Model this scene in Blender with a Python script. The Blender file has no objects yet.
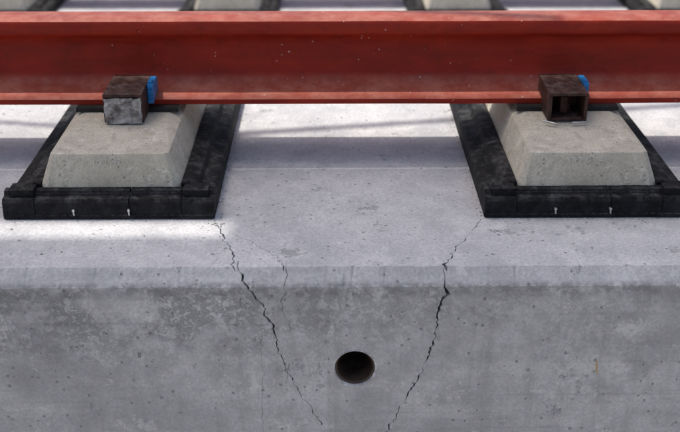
import bpy, bmesh, math, random
from mathutils import Vector, noise, Matrix
random.seed(7)
S=bpy.context.scene
COL=S.collection
# ---------------- camera ----------------
PITCH=math.radians(25); FPX=1063.0; CX=-0.0113; CY=-1.142; CZ=0.61; YAW=math.radians(-.5)
cam=bpy.data.cameras.new("camera"); camo=bpy.data.objects.new("camera",cam); COL.objects.link(camo)
camo.location=(CX,CY,CZ); camo.rotation_euler=(math.radians(65),0,YAW)
cam.lens=36*FPX/680; cam.sensor_width=36; cam.clip_start=0.05; cam.clip_end=2000
cam.dof.use_dof=True; cam.dof.focus_distance=1.40; cam.dof.aperture_fstop=5.6
S.camera=camo
CH=.0185
def layout(px,py):
    """plan position on the slab (top / chamfer / front) of a surveyed mark"""
    u=(px-340)/FPX; v=(216-py)/FPX
    d=Vector((u, math.cos(PITCH)+v*math.sin(PITCH), -math.sin(PITCH)+v*math.cos(PITCH)))
    d=Matrix.Rotation(YAW,3,'Z')@d
    o=Vector((CX,CY,CZ))
    t=(0-o.z)/d.z; p=o+d*t
    if p.y>=CH: return p
    t=(0-o.y)/d.y; p=o+d*t
    if p.z<=-CH: return p
    t=(o.y-CH-o.z)/(d.z-d.y); return o+d*t
# ---------------- node helpers ----------------
class NT:
    def __init__(s,name):
        s.m=bpy.data.materials.new(name); s.m.use_nodes=True; s.t=s.m.node_tree
        s.b=s.t.nodes["Principled BSDF"]; s.tc=s.t.nodes.new("ShaderNodeTexCoord")
    def n(s,k,**kw):
        x=s.t.nodes.new(k)
        for a,b in kw.items(): setattr(x,a,b)
        return x
    def l(s,a,b): s.t.links.new(a,b)
    def mapping(s,scale=(1,1,1),loc=(0,0,0),rot=(0,0,0)):
        m=s.n("ShaderNodeMapping"); s.l(s.tc.outputs["Object"],m.inputs[0])
        m.inputs["Scale"].default_value=scale; m.inputs["Location"].default_value=loc; m.inputs["Rotation"].default_value=rot
        return m.outputs[0]
    def noise(s,scale,detail=4,rough=.6,vec=None,dist=0):
        x=s.n("ShaderNodeTexNoise"); x.inputs["Scale"].default_value=scale; x.inputs["Detail"].default_value=detail
        x.inputs["Roughness"].default_value=rough; x.inputs["Distortion"].default_value=dist
        s.l(vec if vec else s.tc.outputs["Object"],x.inputs["Vector"]); return x.outputs["Fac"]
    def voro(s,scale,vec=None):
        x=s.n("ShaderNodeTexVoronoi"); x.inputs["Scale"].default_value=scale
        s.l(vec if vec else s.tc.outputs["Object"],x.inputs["Vector"])
        q=s.n("ShaderNodeSeparateColor"); s.l(x.outputs["Color"],q.inputs[0]); return x.outputs["Distance"],q.outputs[0],q.outputs[1]
    def ramp(s,f,a,b,va=0,vb=1):
        x=s.n("ShaderNodeMapRange",interpolation_type='SMOOTHSTEP'); x.inputs[1].default_value=a; x.inputs[2].default_value=b
        x.inputs[3].default_value=va; x.inputs[4].default_value=vb; s.l(f,x.inputs[0]); return x.outputs[0]
    def math(s,op,a,b=None):
        x=s.n("ShaderNodeMath",operation=op)
        for i,q in enumerate((a,b)):
            if q is None: continue
            if isinstance(q,(int,float)): x.inputs[i].default_value=q
            else: s.l(q,x.inputs[i])
        return x.outputs[0]
    def mix(s,f,a,b,mode='MIX'):
        x=s.n("ShaderNodeMix",data_type='RGBA',blend_type=mode)
        for q,i in ((f,0),(a,6),(b,7)):
            if isinstance(q,(int,float)): x.inputs[i].default_value=q
            elif isinstance(q,tuple): x.inputs[i].default_value=(*q,1)
            else: s.l(q,x.inputs[i])
        return x.outputs[2]
    def bump(s,h,strength,dist):
        x=s.n("ShaderNodeBump"); x.inputs["Strength"].default_value=strength; x.inputs["Distance"].default_value=dist
        s.l(h,x.inputs["Height"]); return x.outputs[0]
    def done(s,col,rough=.8,nrm=None,metal=0,spec=.5):
        for q,k in ((col,"Base Color"),(rough,"Roughness"),(metal,"Metallic")):
            if isinstance(q,(int,float)): s.b.inputs[k].default_value=q
            elif isinstance(q,tuple): s.b.inputs[k].default_value=(*q,1)
            else: s.l(q,s.b.inputs[k])
        s.b.inputs["Specular IOR Level"].default_value=spec
        if nrm: s.l(nrm,s.b.inputs["Normal"])
        return s.m
# ---------------- materials ----------------
def slab_mat():
    N=NT("slab_concrete")
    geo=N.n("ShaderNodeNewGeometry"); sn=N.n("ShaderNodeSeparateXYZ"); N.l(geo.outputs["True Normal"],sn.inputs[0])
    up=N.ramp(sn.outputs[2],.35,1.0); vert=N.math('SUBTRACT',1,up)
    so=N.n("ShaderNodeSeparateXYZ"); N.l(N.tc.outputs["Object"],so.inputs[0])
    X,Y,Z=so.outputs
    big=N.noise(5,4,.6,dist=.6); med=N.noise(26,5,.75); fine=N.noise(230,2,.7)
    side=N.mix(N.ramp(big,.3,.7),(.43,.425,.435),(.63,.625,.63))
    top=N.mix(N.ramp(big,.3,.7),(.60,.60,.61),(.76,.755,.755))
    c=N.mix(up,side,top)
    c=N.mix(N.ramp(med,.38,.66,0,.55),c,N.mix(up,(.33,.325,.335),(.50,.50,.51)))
    c=N.mix(N.math('MULTIPLY',N.ramp(N.noise(9,5,.75,vec=N.mapping((1,.6,1),loc=(9,4,2))),.46,.62,0,.5),up),c,(.43,.435,.455))
    st=N.noise(1,4,.65,vec=N.mapping((3,9,34)))
    c=N.mix(N.ramp(st,.48,.72,0,.45),c,(.68,.675,.67))
    ln=N.noise(1,2,.5,vec=N.mapping((1.3,1,120)))
    c=N.mix(N.math('MULTIPLY',N.ramp(ln,.60,.72,0,.3),vert),c,(.28,.28,.29))
    # cloudy damp patches on the face
    cl=N.ramp(N.noise(7,5,.75,vec=N.mapping(loc=(11,2,6))),.50,.64,0,.38)
    c=N.mix(N.math('MULTIPLY',cl,vert),c,(.29,.285,.295))
    # dark honeycombed band below the arris, heaviest on the left
    bz=N.math('MULTIPLY',N.ramp(Z,-.16,-.06),N.ramp(Z,-.018,-.028))
    bx=N.ramp(X,.12,-.25,.40,1)
    hc=N.math('MULTIPLY',N.ramp(N.noise(100,4,.8,dist=.6),.47,.53),N.ramp(N.noise(11,4,.7,vec=N.mapping(loc=(3,1,2))),.43,.55))
    hm=N.math('MULTIPLY',N.math('MULTIPLY',bz,bx),hc)
    c=N.mix(N.math('MULTIPLY',hm,.62),c,(.20,.20,.21))
    dl=N.math('MULTIPLY',N.ramp(Z,-.042,-.022),N.ramp(Z,-.012,-.018))
    c=N.mix(N.math('MULTIPLY',dl,N.ramp(N.noise(60,4,.8),.38,.60,.10,.75)),c,(.20,.20,.21))
    vs=N.noise(1,4,.6,vec=N.mapping((30,1,2.2)))
    c=N.mix(N.math('MULTIPLY',N.ramp(vs,.53,.75,0,.4),vert),c,(.28,.275,.285))
    wob=N.math('MULTIPLY',N.math('SUBTRACT',med,.5),.7)
    d1,r1,_=N.voro(130)
    pit=N.math('MULTIPLY',N.ramp(N.math('ADD',N.math('SUBTRACT',d1,N.ramp(r1,.8,1,0,.25)),wob),-.05,.03,1,0),N.ramp(r1,.8,.83))
    d2,r2,_=N.voro(33,N.mapping(loc=(.3,.1,.2)))
    pit2=N.math('MULTIPLY',N.ramp(N.math('ADD',N.math('SUBTRACT',d2,N.ramp(r2,.96,1,0.02,.10)),wob),-.04,.02,1,0),N.ramp(r2,.96,.965))
    pits=N.math('MAXIMUM',pit,pit2)
    c=N.mix(N.math('MULTIPLY',pits,.6),c,(.17,.17,.18))
    c=N.mix(N.ramp(fine,.32,.75,0,.42),c,(.28,.28,.29))
    sm=N.ramp(N.noise(15,5,.88,vec=N.mapping((1,.7,1),loc=(4,2,1))),.56,.63,0,.4)
    c=N.mix(sm,c,(.75,.745,.735))
    sk=N.ramp(N.noise(12,5,.82,vec=N.mapping(loc=(7,3,5))),.61,.66,0,.6)
    c=N.mix(sk,c,(.29,.29,.30))
    dm=N.math('MULTIPLY',N.ramp(N.math('ABSOLUTE',N.math('SUBTRACT',N.math('ADD',X,N.math('MULTIPLY',Z,.12)),.309)),.0008,.0024,1,0),
              N.math('MULTIPLY',N.ramp(Z,-.150,-.143),N.ramp(Z,-.124,-.130)))
    c=N.mix(N.math('MULTIPLY',dm,.7),c,(.45,.30,.10))
    h=N.math('ADD',N.math('MULTIPLY',fine,.5),N.math('MULTIPLY',med,1.1))
    h=N.math('SUBTRACT',h,N.math('MULTIPLY',pits,1.3)); h=N.math('SUBTRACT',h,N.math('MULTIPLY',hm,.6))
    h=N.math('SUBTRACT',h,sk)
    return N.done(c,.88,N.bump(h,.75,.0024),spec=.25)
def block_mat():
    N=NT("precast_concrete")
    big=N.noise(14,4,.65); fine=N.noise(350,2,.7); md=N.noise(60,4,.78)
    c=N.mix(N.ramp(big,.3,.7),(.52,.475,.385),(.66,.61,.50))
    c=N.mix(N.ramp(md,.50,.66,0,.55),c,(.36,.33,.27))
    c=N.mix(N.ramp(fine,.35,.75,0,.42),c,(.27,.25,.21))
    v=N.ramp(N.noise(1,4,.65,vec=N.mapping((55,20,4))),.56,.72,0,.45)
    c=N.mix(v,c,(.33,.30,.26))
    w=N.ramp(N.noise(30,5,.85,vec=N.mapping(loc=(3,2,7))),.56,.62,0,.5)
    c=N.mix(w,c,(.76,.73,.66))
    d,r,_=N.voro(150); pit=N.math('MULTIPLY',N.ramp(d,.12,.22,1,0),N.ramp(r,.68,.74))
    c=N.mix(N.math('MULTIPLY',pit,.6),c,(.18,.16,.13))
    h=N.math('SUBTRACT',N.math('ADD',N.math('MULTIPLY',fine,.5),md),pit)
    return N.done(c,.85,N.bump(h,.7,.0016),spec=.25)
def rail_mat():
    N=NT("red_oxide_paint")
    n=N.noise(1,4,.7,vec=N.mapping((6,22,22))); f=N.noise(300,2,.6)
    c=N.mix(N.ramp(n,.3,.72),(.22,.015,.008),(.36,.030,.014))
    c=N.mix(N.ramp(N.noise(35,5,.82),.52,.68,0,.5),c,(.15,.016,.010))
    geo=N.n("ShaderNodeNewGeometry"); sn=N.n("ShaderNodeSeparateXYZ"); N.l(geo.outputs["Normal"],sn.inputs[0])
    du=N.math('MULTIPLY',N.ramp(sn.outputs[2],.3,.95),N.ramp(N.noise(30,4,.75),.3,.75,.2,.65))
    c=N.mix(du,c,(.56,.25,.18))
    d,r,_=N.voro(55); d2,r2,_=N.voro(130,N.mapping(loc=(1,2,3)))
    zone=N.ramp(N.noise(4,2),.46,.56)
    sp=N.math('MULTIPLY',N.math('MAXIMUM',N.math('MULTIPLY',N.ramp(d,.05,.10,1,0),N.ramp(r,.72,.74)),N.math('MULTIPLY',N.ramp(d2,.1,.18,1,0),N.ramp(r2,.84,.86))),zone)
    c=N.mix(N.math('MULTIPLY',sp,.7),c,(.66,.48,.44))
    h=N.math('ADD',f,N.math('MULTIPLY',n,2))
    return N.done(c,N.ramp(n,.3,.7,.40,.6),N.bump(h,.3,.0007),spec=.2)
def simple(name,a,b,scale=60,rough=.6,metal=0,bump=.3,dust=None,dist=.0008,spec=.4,dmax=.5):
    N=NT(name); n=N.noise(scale,4,.7); f=N.noise(scale*5,2,.6)
    c=N.mix(N.ramp(n,.35,.68),a,b)
    if dust:
        geo=N.n("ShaderNodeNewGeometry"); sn=N.n("ShaderNodeSeparateXYZ"); N.l(geo.outputs["Normal"],sn.inputs[0])
        d=N.math('MULTIPLY',N.ramp(sn.outputs[2],.2,.9,.22,1),N.ramp(N.noise(scale*.6,4,.85),.42,.70,0.0,dmax))
        c=N.mix(d,c,dust)
    return N.done(c,rough,N.bump(N.math('ADD',f,n),bump,dist),metal,spec)
M_slab=slab_mat(); M_block=block_mat(); M_rail=rail_mat()
M_rub=simple("black_rubber",(.005,.005,.006),(.014,.014,.016),60,.75,dust=(.16,.16,.16),spec=.2,dmax=.45)
M_rust=simple("rusty_steel",(.020,.008,.006),(.07,.025,.017),90,.65,.1,.6,dust=(.24,.17,.15))
M_mort=simple("mortar_splash",(.12,.10,.095),(.50,.48,.46),55,.85,0,.8)
M_rim=simple("pipe_mortar",(.34,.335,.34),(.70,.69,.68),70,.9,0,.8)
M_grit=simple("grit",(.3,.29,.28),(.6,.59,.57),70,.85,0,.6)
M_blue=simple("blue_plastic",(.01,.15,.40),(.02,.24,.55),60,.4)
M_pad=simple("rubber_pad",(.008,.008,.008),(.02,.02,.02),80,.7)
M_zinc=simple("zinc_plated",(.45,.45,.45),(.6,.6,.6),80,.4,.8)
M_pipe=simple("dark_pipe",(.035,.022,.016),(.08,.055,.04),50,.5)
M_paint=simple("worn_white_mark",(.50,.48,.42),(.80,.78,.72),260,.8)
M_grav=simple("gravel_ground",(.38,.355,.32),(.56,.53,.48),14,.95,0,1,dist=.02)
M_wood=simple("shade_caster_wood",(.38,.31,.23),(.52,.44,.33),20,.8)  # only for the boards added out of view to shade the slab
M_galv=simple("shade_caster_metal",(.4,.4,.4),(.5,.5,.5),20,.45,.7)  # only for the rods added out of view as shadow casters
# ---------------- mesh helpers ----------------
def obj(name,me,mat,parent=None,loc=None):
    o=bpy.data.objects.new(name,me); COL.objects.link(o)
    if mat and not me.materials: me.materials.append(mat)
    if parent: o.parent=parent
    if loc: o.location=loc
    return o
def empty(name,loc=(0,0,0)):
    o=bpy.data.objects.new(name,None); COL.objects.link(o); o.location=loc; return o
def bm_box(bm,a,b):
    vs=[bm.verts.new((x,y,z)) for x in (a[0],b[0]) for y in (a[1],b[1]) for z in (a[2],b[2])]
    for f in ((0,1,3,2),(4,6,7,5),(0,4,5,1),(2,3,7,6),(0,2,6,4),(1,5,7,3)): bm.faces.new([vs[i] for i in f])
def bm_prism(bm,prof,axis,a,b,n_seg=1):
    def P(p,t): return {'x':(t,p[0],p[1]),'y':(p[0],t,p[1]),'z':(p[0],p[1],t)}[axis]
    n=len(prof); R=[[bm.verts.new(P(p,a+(b-a)*k/n_seg)) for p in prof] for k in range(n_seg+1)]
    for A,B in zip(R,R[1:]):
        for i in range(n): bm.faces.new((A[i],A[(i+1)%n],B[(i+1)%n],B[i]))
    bm.faces.new(R[0][::-1]); bm.faces.new(R[-1])
def bm_rod(bm,p,q,r,n=10):
    p=Vector(p);q=Vector(q);d=(q-p).normalized(); u=d.orthogonal().normalized(); w=d.cross(u)
    A=[];B=[]
    for i in range(n):
        o=(u*math.cos(i*2*math.pi/n)+w*math.sin(i*2*math.pi/n))*r
        A.append(bm.verts.new(p+o));B.append(bm.verts.new(q+o))
    for i in range(n): bm.faces.new((A[i],A[(i+1)%n],B[(i+1)%n],B[i]))
    bm.faces.new(A[::-1]);bm.faces.new(B)
def finish(bm,name,bevel=0,segs=2,jit=0):
    bmesh.ops.recalc_face_normals(bm,faces=bm.faces)
    if bevel: bmesh.ops.bevel(bm,geom=[e for e in bm.edges if e.calc_face_angle(0)>.2],offset=bevel,segments=segs,affect='EDGES',profile=.6)
    if jit:
        for v in bm.verts: v.co+=noise.noise_vector(v.co*45)*jit
    me=bpy.data.meshes.new(name); bm.to_mesh(me); bm.free(); return me
# ---------------- slab with arris, cracks and weep hole ----------------
def make_slab(y0,y1,zt,zb,c,xa,xb,fine=True):
    bm=bmesh.new(); xs=[]; x=xa
    while x<xb:
        xs.append(x); x+= .004 if (fine and -.62<x<.62) else .12
    xs.append(xb); rows=[]
    for x in xs:
        f=1 if (fine and -.62<x<.62) else 0
        n1=noise.fractal(Vector((x*30,1.3,0)),1,2,5)*.0009; n2=noise.fractal(Vector((x*35,7.7,0)),1,2,5)*.0015
        ch=max(0,noise.noise(Vector((x*120,3,9)))-.45)*.010; ch2=max(0,noise.noise(Vector((x*95,8,2)))-.40)*.013
        e1=(c+n1*f+ch*f); e2=(c+n2*f+ch2*f)
        pts=[(y0,zb),(y0,zt-e1),(y0+e2,zt),(y1,zt),(y1,zb)]
        rows.append([bm.verts.new((x,a,b)) for a,b in pts])
    for A,B in zip(rows,rows[1:]):
        for i in range(5): bm.faces.new((A[i],A[(i+1)%5],B[(i+1)%5],B[i]))
    bm.faces.new(rows[0][::-1]); bm.faces.new(rows[-1])
    bmesh.ops.recalc_face_normals(bm,faces=bm.faces)
    return bm
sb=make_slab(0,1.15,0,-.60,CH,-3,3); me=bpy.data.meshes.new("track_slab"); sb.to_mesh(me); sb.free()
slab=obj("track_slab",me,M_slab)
def volume(m):
    b=bmesh.new(); b.from_mesh(m); v=b.calc_volume(); b.free(); return v
def cut_slab(build,tag):
    """cut one void into the slab; re-roll its roughness if the solver chokes"""
    before=volume(slab.data)
    for k in range(10):
        cm=build(k)
        cv=abs(volume(cm))
        co=obj("cut",cm,None)
        md=slab.modifiers.new("b","BOOLEAN"); md.operation='DIFFERENCE'; md.solver='EXACT'; md.object=co
        dg=bpy.context.evaluated_depsgraph_get(); dg.update()
        nm=bpy.data.meshes.new_from_object(slab.evaluated_get(dg)); slab.modifiers.clear(); bpy.data.objects.remove(co)
        after=volume(nm) if len(nm.polygons) else 0
        ok=len(nm.polygons)>200 and 0<before-after<cv*1.2
        if ok:
            slab.data=nm; return True
    return False
def strip(path2,wfun,plane,depth0,depth1,seed0,tag,amp=.0048):
    def build(k):
        seed=seed0+k*.37
        rnd=random.Random(int(seed*100)); pts=[]
        for i in range(len(path2)-1):
            (xa,va),(xb,vb)=path2[i],path2[i+1]; L=math.hypot(xb-xa,vb-va); n=max(1,int(L/.0032))
            for q in range(n):
                t=q/n; j=0 if (i==0 and q==0) else 1
                vv=va+(vb-va)*t
                pts.append([xa+(xb-xa)*t+j*(rnd.gauss(0,.0011)+amp*noise.noise(Vector((vv*60,seed*3.1,0)))),vv])
        pts.append(list(path2[-1])); bm=bmesh.new(); rows=[]; m=len(pts)
        for i,(x,v) in enumerate(pts):
            w=wfun(i/(m-1),x,v)*(.4+1.1*rnd.random())*(1+1.3*noise.noise(Vector((v*30,seed*1.7,4))))
            w=max(w,.00035); q=[]
            for sx in (-.5,.5):
                for dd in (depth0,depth1):
                    kk=1 if dd==depth0 else .6
                    q.append(bm.verts.new((x+sx*w*kk,dd,v) if plane=='front' else (x+sx*w*kk,v,dd)))
            rows.append(q)
        for A,B in zip(rows,rows[1:]):
            for a,b in ((0,1),(1,3),(3,2),(2,0)): bm.faces.new((A[a],A[b],B[b],B[a]))
        bm.faces.new((rows[0][0],rows[0][2],rows[0][3],rows[0][1])); bm.faces.new((rows[-1][0],rows[-1][1],rows[-1][3],rows[-1][2]))
        bmesh.ops.recalc_face_normals(bm,faces=bm.faces)
        bmesh.ops.triangulate(bm,faces=bm.faces)
        cm=bpy.data.meshes.new("cut"); bm.to_mesh(cm); bm.free(); return cm
    cut_slab(build,tag)
def crack(px,w,seed,amp=.0048):
    P=[layout(*p) for p in px]
    top=[(p.x,p.y) for p in P if p.y>CH+.001]; fr=[(p.x,p.z) for p in P if p.y<=CH+.001]
    if top and fr:
        i=len(top); a=P[i-1]; b=P[i]; xm=a.x*.4+b.x*.6
        top.append((xm,CH-.0035)); fr=[(xm,.003)]+fr
    if len(fr)>1: strip(fr,(lambda t,x,v:w*(1.05-.55*t*t)),'front',-.006,.034,seed+50,'f%d'%seed,amp)
    if len(top)>1: strip(top,(lambda t,x,v:w*(.45+.55*min(1,t*3))),'top',.006,-.028,seed,'t%d'%seed,amp)
crack([(214,219),(219,230),(226,241),(233,255),(238,268),(243,281),(250,292),(262,305),(270,322),(276,338),(281,355),(287,371),(297,386),(304,400),(314,413),(322,425)],.0019,1)
crack([(481,219),(474,228),(463,240),(455,250),(448,262),(445,276),(446,292),(442,305),(438,318),(434,334),(432,350),(424,366),(417,382),(408,396),(400,410),(391,424),(386,440)],.0024,2)
crack([(229,232),(243,239),(260,246),(272,253),(282,262),(285,275),(283,290),(282,303),(287,318),(289,332)],.0008,3)
crack([(240,290),(238,299),(241,309),(239,317)],.0006,6,.002)
crack([(289,364),(288,374),(286,384)],.0006,7,.002)
crack([(262,336),(261,350),(263,375),(262,400),(263,432)],.0004,8,.001)
hc=layout(355,368.5); R=.0258
def hole(k):
    bm=bmesh.new(); vs=[]; rr=random.Random(k)
    for i in range(64):
        a=i*2*math.pi/64; r=R*(1+.02*math.sin(3*a)+.10*abs(noise.noise(Vector((math.cos(a)*4,math.sin(a)*4,2+k))))+rr.uniform(-.01,.03)); vs.append((hc.x+math.cos(a)*r,hc.z+math.sin(a)*r))
    bm_prism(bm,vs,'y',-.02,.45); bmesh.ops.recalc_face_normals(bm,faces=bm.faces); cm=bpy.data.meshes.new("cut"); bm.to_mesh(cm); bm.free(); return cm
cut_slab(hole,'hole')
nm=slab.data
if not nm.materials: nm.materials.append(M_slab)
for i in range(len(nm.materials)): nm.materials[i]=M_slab
# pipe sleeve with its worn mortar collar
pe=empty("drain_pipe",(hc.x,0,hc.z))
bm=bmesh.new(); n=48; rings=[(.0253,.003),(.0240,.0022),(.0225,.005),(.0222,.44)]
rr=[]
for r,y in rings:
    rr.append([bm.verts.new((math.cos(i*2*math.pi/n)*r,y,math.sin(i*2*math.pi/n)*r)) for i in range(n)])
for A,B in zip(rr,rr[1:]):
    for i in range(n): bm.faces.new((A[i],A[(i+1)%n],B[(i+1)%n],B[i]))
bm.faces.new(rr[-1])
o=obj("sleeve",finish(bm,"sleeve"),M_pipe,pe)
for p in o.data.polygons: p.use_smooth=True
bm=bmesh.new(); rr=[]; n=72
for k in range(4):
    ring=[]
    for i in range(n):
        a=i*2*math.pi/n; q=noise.noise(Vector((math.cos(a)*2.2,math.sin(a)*2.2,k*.2+5)))
        q2=noise.noise(Vector((math.cos(a)*9,math.sin(a)*9,k)))
        ro=.0285+.0032*q+.0012*q2; r=[.0252,.0262,(ro+.0262)/2,ro][k]; y=[.0035,-.0006,-.0010,.0006][k]+.0003*q2
        ring.append(bm.verts.new((math.cos(a)*r,y,math.sin(a)*r)))
    rr.append(ring)
for A,B in zip(rr,rr[1:]):
    for i in range(n): bm.faces.new((A[i],A[(i+1)%n],B[(i+1)%n],B[i]))
o=obj("collar",finish(bm,"collar"),M_rim,pe)
for p in o.data.polygons: p.use_smooth=True
# ---------------- sleeper ----------------
def block_mesh():
    bm=bmesh.new()
    def ring(hw,y0,y1,z,cc=.010):
        pts=[(-hw+cc,y0),(hw-cc,y0),(hw,y0+cc),(hw,y1-cc),(hw-cc,y1),(-hw+cc,y1),(-hw,y1-cc),(-hw,y0+cc)]
        return [bm.verts.new((x,y,z)) for x,y in pts]
    r0=ring(.0985,.180,.680,0); r1=ring(.0965,.184,.676,.034); r2=ring(.080,.194,.666,.0805,cc=.005); r3=ring(.062,.315,.545,.088,cc=.003)
    for A,B in ((r0,r1),(r1,r2),(r2,r3)):
        for i in range(8): bm.faces.new((A[i],A[(i+1)%8],B[(i+1)%8],B[i]))
    bm.faces.new(r3); bm.faces.new(r0[::-1])
    return finish(bm,"block",.0013,2,.0005)
def boot_mesh():
    bm=bmesh.new()
    side=[(.142,.001),(.142,.020),(.139,.025),(.121,.029),(.117,.037),(.104,.041),(.095,.040),(.095,.001)]
    cuts=[.187,.395,.60,.673]
    for s in (-1,1):
        for a,b in zip(cuts,cuts[1:]): bm_prism(bm,[(s*x,z) for x,z in side],'y',a+.0004,b-.0004,2)
        bm_prism(bm,[(s*.139,.001),(s*.139,.019),(s*.10,.030),(s*.0955,.001)],'y',.19,.67)
    for y0,sg in ((.158,1),(.702,-1)):
        prof=[(0,.001),(0,.024),(.003,.029),(.013,.030),(.016,.036),(.028,.036),(.028,.001)]
        P=[(y0+sg*a,z) for a,z in prof]
        for a,b in ((-.142,-.099),(-.0985,.0275),(.0285,.0975),(.098,.142)): bm_prism(bm,P,'x',a,b,6)
        bm_prism(bm,[(y0+sg*(a+.003 if a<.01 else a-.002),max(.001,z-.003)) for a,z in prof],'x',-.139,.139)
        for s in (-1,1):
            xa,xb=sorted((s*.100,s*.134)); ya,yb=sorted((y0+sg*.008,y0+sg*.034)); bm_box(bm,(xa,ya,.029),(xb,yb,.0395))
        bm_prism(bm,[(y0-sg*.0016,.0012),(y0-sg*.0016,.006),(y0+sg*.002,.008),(y0+sg*.002,.0012)],'x',-.1405,.1405,10)
    return finish(bm,"rubber_boot",.0010,2,.0008)
def bolts_mesh():
    bm=bmesh.new()
    for x in (-.047,.027): bm_rod(bm,(x,.1585,.014),(x+.0006,.1542,.014),.0020); bm_rod(bm,(x,.1560,.014),(x+.001,.1555,.007),.0013)
    return finish(bm,"bolts",.0004,1)
def pad_mesh():
    bm=bmesh.new(); bm_box(bm,(-.075,.340,.0885),(.075,.500,.0949)); return finish(bm,"rail_pad",.001,2,.0003)
ME=dict(block=(block_mesh(),M_block),rubber_boot=(boot_mesh(),M_rub),bolts=(bolts_mesh(),M_zinc),rail_pad=(pad_mesh(),M_pad))
def sleeper(x,y,z,text=None):
    e=empty("rail_sleeper",(x,y,z))
    for k,(m,mt) in ME.items(): obj(k,m,mt,e)
    if text:
        cu=bpy.data.curves.new("t",'FONT'); cu.body=text; cu.size=.0115; cu.extrude=.0005; cu.space_character=1.15; cu.align_x='CENTER'
        t=bpy.data.objects.new("t",cu); COL.objects.link(t); dg=bpy.context.evaluated_depsgraph_get(); dg.update()
        m=bpy.data.meshes.new_from_object(t.evaluated_get(dg)); bpy.data.objects.remove(t)
        to=obj("cast_mark",m,M_paint,e,(-.003,.1903,.0670)); to.rotation_euler=(math.radians(77),0,0)
for x,t in ((-.311,"LVT 42"),(.337,"P17 03 A"),(-.973,None),(.999,None)): sleeper(x,0,0,t)
# far track
fs=make_slab(1.50,3.6,-.18,-.60,.02,-5,5,False); fm=bpy.data.meshes.new("far"); fs.to_mesh(fm); fs.free(); obj("track_slab",fm,M_slab)
for i in range(-4,5): sleeper(-.31+.667*i,1.70,-.18)
# ---------------- rails ----------------
def rail(loc):
    half=[(.065,.0),(.065,.0075),(.060,.0095),(.034,.0150),(.018,.0215),(.0105,.031),(.0085,.045),(.0085,.072),(.011,.084),(.017,.090),(.028,.0945),(.030,.0975),(.0305,.110),(.0285,.1150),(.022,.1178),(.011,.1190)]
    prof=[(.42+a,b+.0953) for a,b in half]+[(.42-a,b+.0953) for a,b in half[::-1]]
    bm=bmesh.new(); n=len(prof); rows=[]
    xs=[-6,-3]+[-1.2+.02*i for i in range(121)]+[3,6]
    for x in xs:
        rows.append([bm.verts.new((x,a+.0005*noise.noise(Vector((x*6,a*30,b*30))),b+.0004*noise.noise(Vector((x*9,b*20,5))))) for a,b in prof])
    for A,B in zip(rows,rows[1:]):
        for i in range(n): bm.faces.new((A[i],A[(i+1)%n],B[(i+1)%n],B[i]))
    bm.faces.new(rows[0][::-1]); bm.faces.new(rows[-1])
    bmesh.ops.recalc_face_normals(bm,faces=bm.faces)
    for f in bm.faces: f.smooth=True
    for e in bm.edges:
        if e.calc_face_angle(0)>.7: e.smooth=False
    me=bpy.data.meshes.new("rail"); bm.to_mesh(me); bm.free()
    return obj("steel_rail",me,M_rail,loc=loc)
rail((0,0,0)); rail((0,1.70,-.18))
# ---------------- clips ----------------
def clip(x,filled):
    e=empty("rail_clip",(x,0,.0888)); bm=bmesh.new()
    W=.028;T=.0048;H=.043;ya=.292;yb=.383
    bm_box(bm,(-W,ya,H-T),(W,yb,H))
    for s in (-1,1):
        a,b=sorted((s*W,s*(W-T)))
        pr=[(ya,.0006),(.350,.0006),(.350,.0175),(yb-.004,.0215),(yb-.004,H-T-.0001),(ya+.001,H-T-.0001)]
        bm_prism(bm,pr,'x',a,b)
    bm_box(bm,(-W+T+.0002,ya+.002,.0008),(W-T-.0002,.349,.0055))
    bm_box(bm,(-W+T+.0002,.344,.0057),(W-T-.0002,.349,H-T-.0003))
    obj("housing",finish(bm,"housing",.0012,2,.0010),M_rust,e)
    bm=bmesh.new()
    bm_rod(bm,(0,.322,.0056),(0,.322,.030),.009,6); bm_rod(bm,(0,.322,.030),(0,.322,.037),.0055,12)
    obj("anchor_bolt",finish(bm,"anchor_bolt",.0006,1),M_rust,e)
    bm=bmesh.new()
    bm_prism(bm,[(.334,.0150),(.352,.0190),(.378,.0225),(.378,.041),(.372,.0445),(.334,.0445)],'x',W+.0006,W+.0090)
    bm_box(bm,(W+.0012,.337,.0447),(W+.0075,.352,.0475))
    for z in (.024,.032,.039): bm_box(bm,(W+.001,.3320,z),(W+.0085,.3337,z+.003))
    obj("insulator",finish(bm,"insulator",.0008,2),M_blue,e)
    if filled:
        bm=bmesh.new(); bm_box(bm,(-W+.0012,ya-.0022,.0003),(W-.0022,ya+.012,H-T-.0016))
        bmesh.ops.subdivide_edges(bm,edges=bm.edges,cuts=10,use_grid_fill=True)
        for v in bm.verts: v.co+=noise.noise_vector(v.co*100)*.0026+noise.noise_vector(v.co*300)*.001
        obj("mortar",finish(bm,"mortar"),M_mort,e)
    else:
        bm=bmesh.new(); bm_rod(bm,(-.036,.286,.004),(-.018,.278,.002),.0016); bm_rod(bm,(.004,.281,.003),(.024,.284,.0024),.0016)
        obj("split_pins",finish(bm,"split_pins"),M_zinc,e)
clip(-.3065,True); clip(.3265,False)
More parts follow.
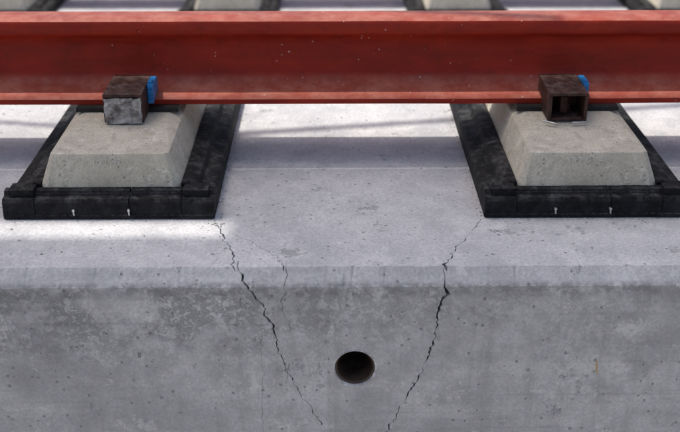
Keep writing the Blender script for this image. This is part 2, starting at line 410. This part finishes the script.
# ---------------- grit and crumbs ----------------
bm=bmesh.new(); rnd=random.Random(3)
def crumb(p,r):
    g=bmesh.ops.create_icosphere(bm,subdivisions=1,radius=r,matrix=Matrix.Translation(p))
    for v in g['verts']:
        d=v.co-Vector(p); v.co=Vector(p)+Vector((d.x*rnd.uniform(.6,1.3),d.y*rnd.uniform(.6,1.3),d.z*rnd.uniform(.4,.8)))
for i in range(330):
    x=rnd.uniform(-.6,.62); y=rnd.uniform(.03,.62)
    if (abs(x+.311)<.15 or abs(x-.337)<.15) and y>.150: continue
    crumb((x,y,.0004),rnd.uniform(.0004,.0011) if rnd.random()<.9 else rnd.uniform(.0012,.0024))
for i in range(120):
    s=rnd.choice((-.169,.195)); crumb((s+rnd.gauss(0,.004)+(.004 if s<0 else -.004),rnd.uniform(.16,.6),.0004),rnd.uniform(.0005,.0018))
for i in range(80):
    s=rnd.choice((-.311,.337)); crumb((s+rnd.uniform(-.14,.14),.156-abs(rnd.gauss(0,.003)),.0004),rnd.uniform(.0004,.0014))
for i in range(16): crumb((-.165+rnd.gauss(0,.006),.142+rnd.gauss(0,.006),.0005),rnd.uniform(.0008,.0022))
obj("concrete_grit",finish(bm,"grit"),M_grit)
# ---------------- ground ----------------
bm=bmesh.new(); vs=[bm.verts.new(p) for p in ((-600,-600,-.55),(600,-600,-.55),(600,600,-.55),(-600,600,-.55))]; bm.faces.new(vs)
obj("ground",finish(bm,"ground"),M_grav)
# ---------------- unseen shade caster, boards and rods added overhead to shadow the slab ----------------
sun=Vector((-.30,.150,.88)).normalized()
HZ=3.0
def up(x,y,h=None):
    h=HZ if h is None else h
    return (x+sun.x/sun.z*h, y+sun.y/sun.z*h)
sc=empty("added_shade_caster")
bm=bmesh.new()
def shade_plank(y0,y1,x0,x1):
    a=up(x0,y0); b=up(x1,y1); bm_box(bm,(a[0],a[1],HZ),(b[0],b[1],HZ+.03))
shade_plank(.177,.342,-3,3.2); shade_plank(-.02,.173,-.15,3.2); shade_plank(-.02,.105,-3,-.152); shade_plank(.155,.173,-3,-.152)  # edges and gaps placed to shape the slab's shade and light strips
obj("shade_planks",finish(bm,"shade_planks",.003,1),M_wood,sc)
bm=bmesh.new()
for x in (-4.2,2.0):
    for y in (.3,1.2): bm_rod(bm,(x,y+.0,-.55),(x,y+.0,4.0),.024,16)
    bm_rod(bm,(x,.2,HZ-.03),(x,1.3,HZ-.03),.024,16)
def shade_bar(xa,ya,xb,yb,h,r):
    a=up(xa,ya,h); b=up(xb,yb,h); bm_rod(bm,(a[0],a[1],h),(b[0],b[1],h),r,12)
shade_bar(-1.2,.30,1.5,.78,2.2,.012); shade_bar(-1.6,.74,.4,.36,2.5,.010); shade_bar(.2,.80,1.6,.30,1.9,.012)  # slanted rods added to throw diagonal shadow stripes on the sunlit slab
obj("shade_tubes",finish(bm,"shade_tubes"),M_galv,sc)
# ---------------- light ----------------
W=bpy.data.worlds.new("World"); S.world=W; W.use_nodes=True
nt=W.node_tree; sky=nt.nodes.new("ShaderNodeTexSky"); sky.sky_type='NISHITA'; sky.sun_disc=False
sky.sun_elevation=math.asin(sun.z); sky.sun_rotation=math.atan2(sun.x,sun.y)
sky.air_density=1.0; sky.dust_density=4.5; sky.ozone_density=1.0
nt.links.new(sky.outputs[0],nt.nodes["Background"].inputs[0]); nt.nodes["Background"].inputs[1].default_value=.15
L=bpy.data.lights.new("sun",'SUN'); L.energy=3.1; L.angle=math.radians(.5); L.color=(1,.95,.87)
lo=bpy.data.objects.new("sun",L); COL.objects.link(lo); lo.rotation_euler=sun.to_track_quat('Z','Y').to_euler(); lo.location=(0,0,5)
S.view_settings.view_transform='Standard'; S.view_settings.look='None'; S.view_settings.exposure=0
